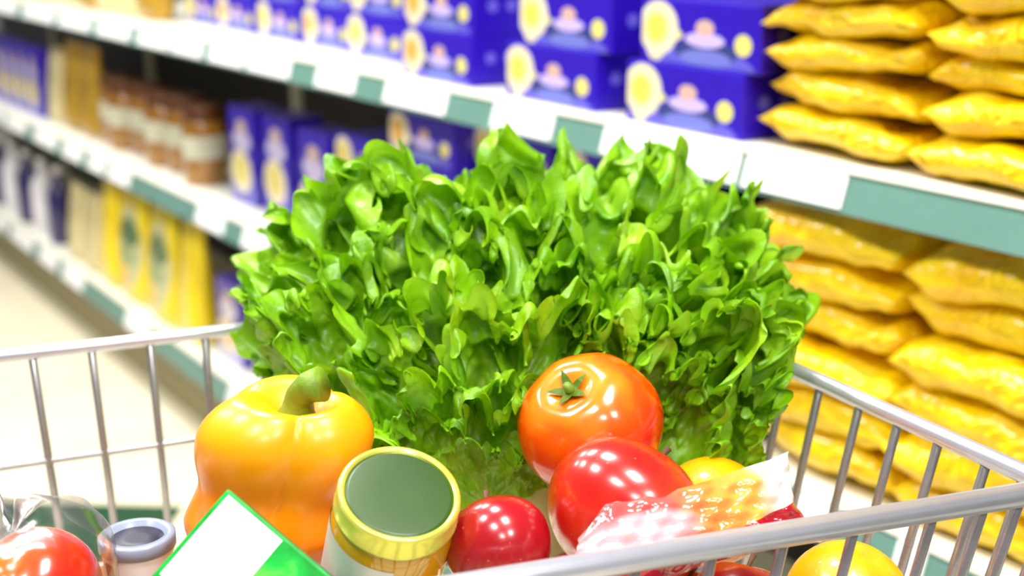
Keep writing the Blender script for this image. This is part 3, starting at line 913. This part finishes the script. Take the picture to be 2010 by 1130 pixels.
def carton_box():
    a = at(447, 957, .765)
    e1 = (CAM_R * .77 - CAM_U * .62 - CAM_F * .10).normalized()
    e2 = (-CAM_R * .70 - CAM_U * .70 - CAM_F * .22)
    e2 = (e2 - e1 * e2.dot(e1)).normalized()
    nn = e1.cross(e2)
    if nn.dot(CAM_F) > 0: nn = -nn
    W, L, T = .096, .104, .04
    # local x along e1, y along e2, z outward
    m3 = Matrix((e1, e2, nn)).transposed()
    me = box_mesh('green_carton', 0, W, 0, L, -T, 0, M['carton'], .002)
    if m3.determinant() < 0:
        me = box_mesh('green_carton', 0, W, -L, 0, -T, 0, M['carton'], .002); m3 = Matrix((e1, -e2, nn)).transposed()
        for v in me.vertices: pass
    o = link('drink_carton', me); set_mat(o, a, m3)
    put(o, 'green carton with white panel leaning on the orange pepper', 'carton')
carton_box()

def packet():
    a, b = at(1150, 1092, .776), at(1576, 972, .825)
    ex = (b - a); L = ex.length; ex.normalize()
    nn = (Vector((0, 0, CAM_H)) - (a + b) / 2); nn = (nn - ex * nn.dot(ex)).normalized()
    ey = nn.cross(ex)
    W, T = .050, .024
    nu, nv = 44, 26
    top, bot = [], []
    for i in range(nu):
        p = i / (nu - 1)
        for j in range(nv):
            q = -1 + 2 * j / (nv - 1)
            th = max(0, 1 - abs(2 * p - 1) ** 5) ** .6 * max(0, 1 - abs(q) ** 2.4) ** .6
            wr = .0016 * math.sin(30 * p + 5 * q) + .0014 * math.sin(47 * p - 8 * q + 1) + .001 * math.sin(18 * q + 20 * p)
            yy = q * W / 2 * min(1, 0.45 + 4 * p) * (1 + .05 * math.sin(9 * p) + (.12 if p > .9 else 0) * (p - .9) * 10)
            x = p * L - .006 * math.cos(1.5 * q)
            top.append((x, yy, T * .6 * th + wr)); bot.append((x, yy, -T * .4 * th + (wr if th < .02 else 0)))
    f = grid_faces(nu, nv); k = len(top)
    f += [tuple(reversed([q + k for q in fa])) for fa in f]
    o = link('snack_packet', mesh('snack_packet', top + bot, f, M['packet']))
    set_mat(o, a, Matrix((ex, ey, nn)).transposed())
    put(o, 'crinkled red, orange and white plastic packet lying along the near rim', 'packet')
packet()

# tomato under film at the left edge
fruit('tomato', at(66, 1172, .83), .0445, M['tomato'], camdir(-.5, .3, .2), 'orange-red tomato under clear film at the left edge', 'tomato', kind='tomato', squash=.9, seed=8)
def film():
    c = at(34, 1150, .83)
    nu, nv = 24, 40
    v = []
    for i in range(nu):
        a = i / (nu - 1)
        for j in range(nv):
            p = 2 * math.pi * j / nv
            rr = .062 * math.sin(min(1.0, a * 1.2 + .05) * math.pi / 2) * (1 + .05 * math.sin(5 * p + 4 * a) + .03 * math.sin(11 * p - 7 * a))
            z = .072 * (1 - a ** 2.6) * (1 + .04 * math.sin(3 * p)) - .022 + .012 * math.exp(-(a / .25) ** 2) * math.cos(2 * p)
            v.append((rr * math.cos(p), rr * math.sin(p), z))
    f = grid_faces(nu, nv, True) + [tuple(range(nv))[::-1]]
    o = link('plastic_film', mesh('plastic_film', v, f, M['film']), None, c)
    put(o, 'clear crinkled plastic film over the tomato at the left edge', 'film')
film()
def tub():
    r, h = .0245, .055
    c = at(268, 1046, .905) - Vector((0, 0, h))
    t = empty('dairy_tub', c, math.radians(20)); put(t, 'white tub with grey-blue lid behind the green carton', 'tub')
    link('body', lathe('tub_body', [(r * .82, 0), (r * .86, .004), (r * .98, h - .010), (r, h - .008)], 40, M['tub']), t)
    ld = link('lid', lathe('tub_lid', [(r * 1.02, h - .0095), (r * 1.06, h - .009), (r * 1.06, h - .001), (r * 1.0, h), (r * .80, h), (r * .76, h - .004)], 40, M['tub_lid']), t)
    link('lid_face', lathe('lid_face', [(r * .75, h - .0045), (r * .74, h - .0035), (r * .3, h - .0035)], 40, M['black_print_and_shade']), ld)  # disc coloured dark to stand for the shadow inside the lid rim
    n, v = 8, []
    for z in (.012, h - .014):
        for k in range(n + 1):
            a = math.radians(-138 + 26 * k / n - 20); rr = r * (.86 + .12 * (z - .004) / (h - .014)) * 1.012
            v.append((rr * math.cos(a), rr * math.sin(a), z))
    link('dark_print_and_shade', mesh('dark_print_and_shade', v, [(k, k + 1, n + 2 + k, n + 1 + k) for k in range(n)], M['black_print_and_shade']), t)
tub()
# cardboard box under the packets at the left
bx = link('cardboard_box', box_mesh('cardboard_box', -.19, .10, -.115, .105, 0, .087, M['card'], .002), None, (-.225, .785, ZB + .006), (0, 0, math.atan2(-fd.y, -fd.x)))
put(bx, 'brown cardboard box under the pepper and the green carton', 'box')
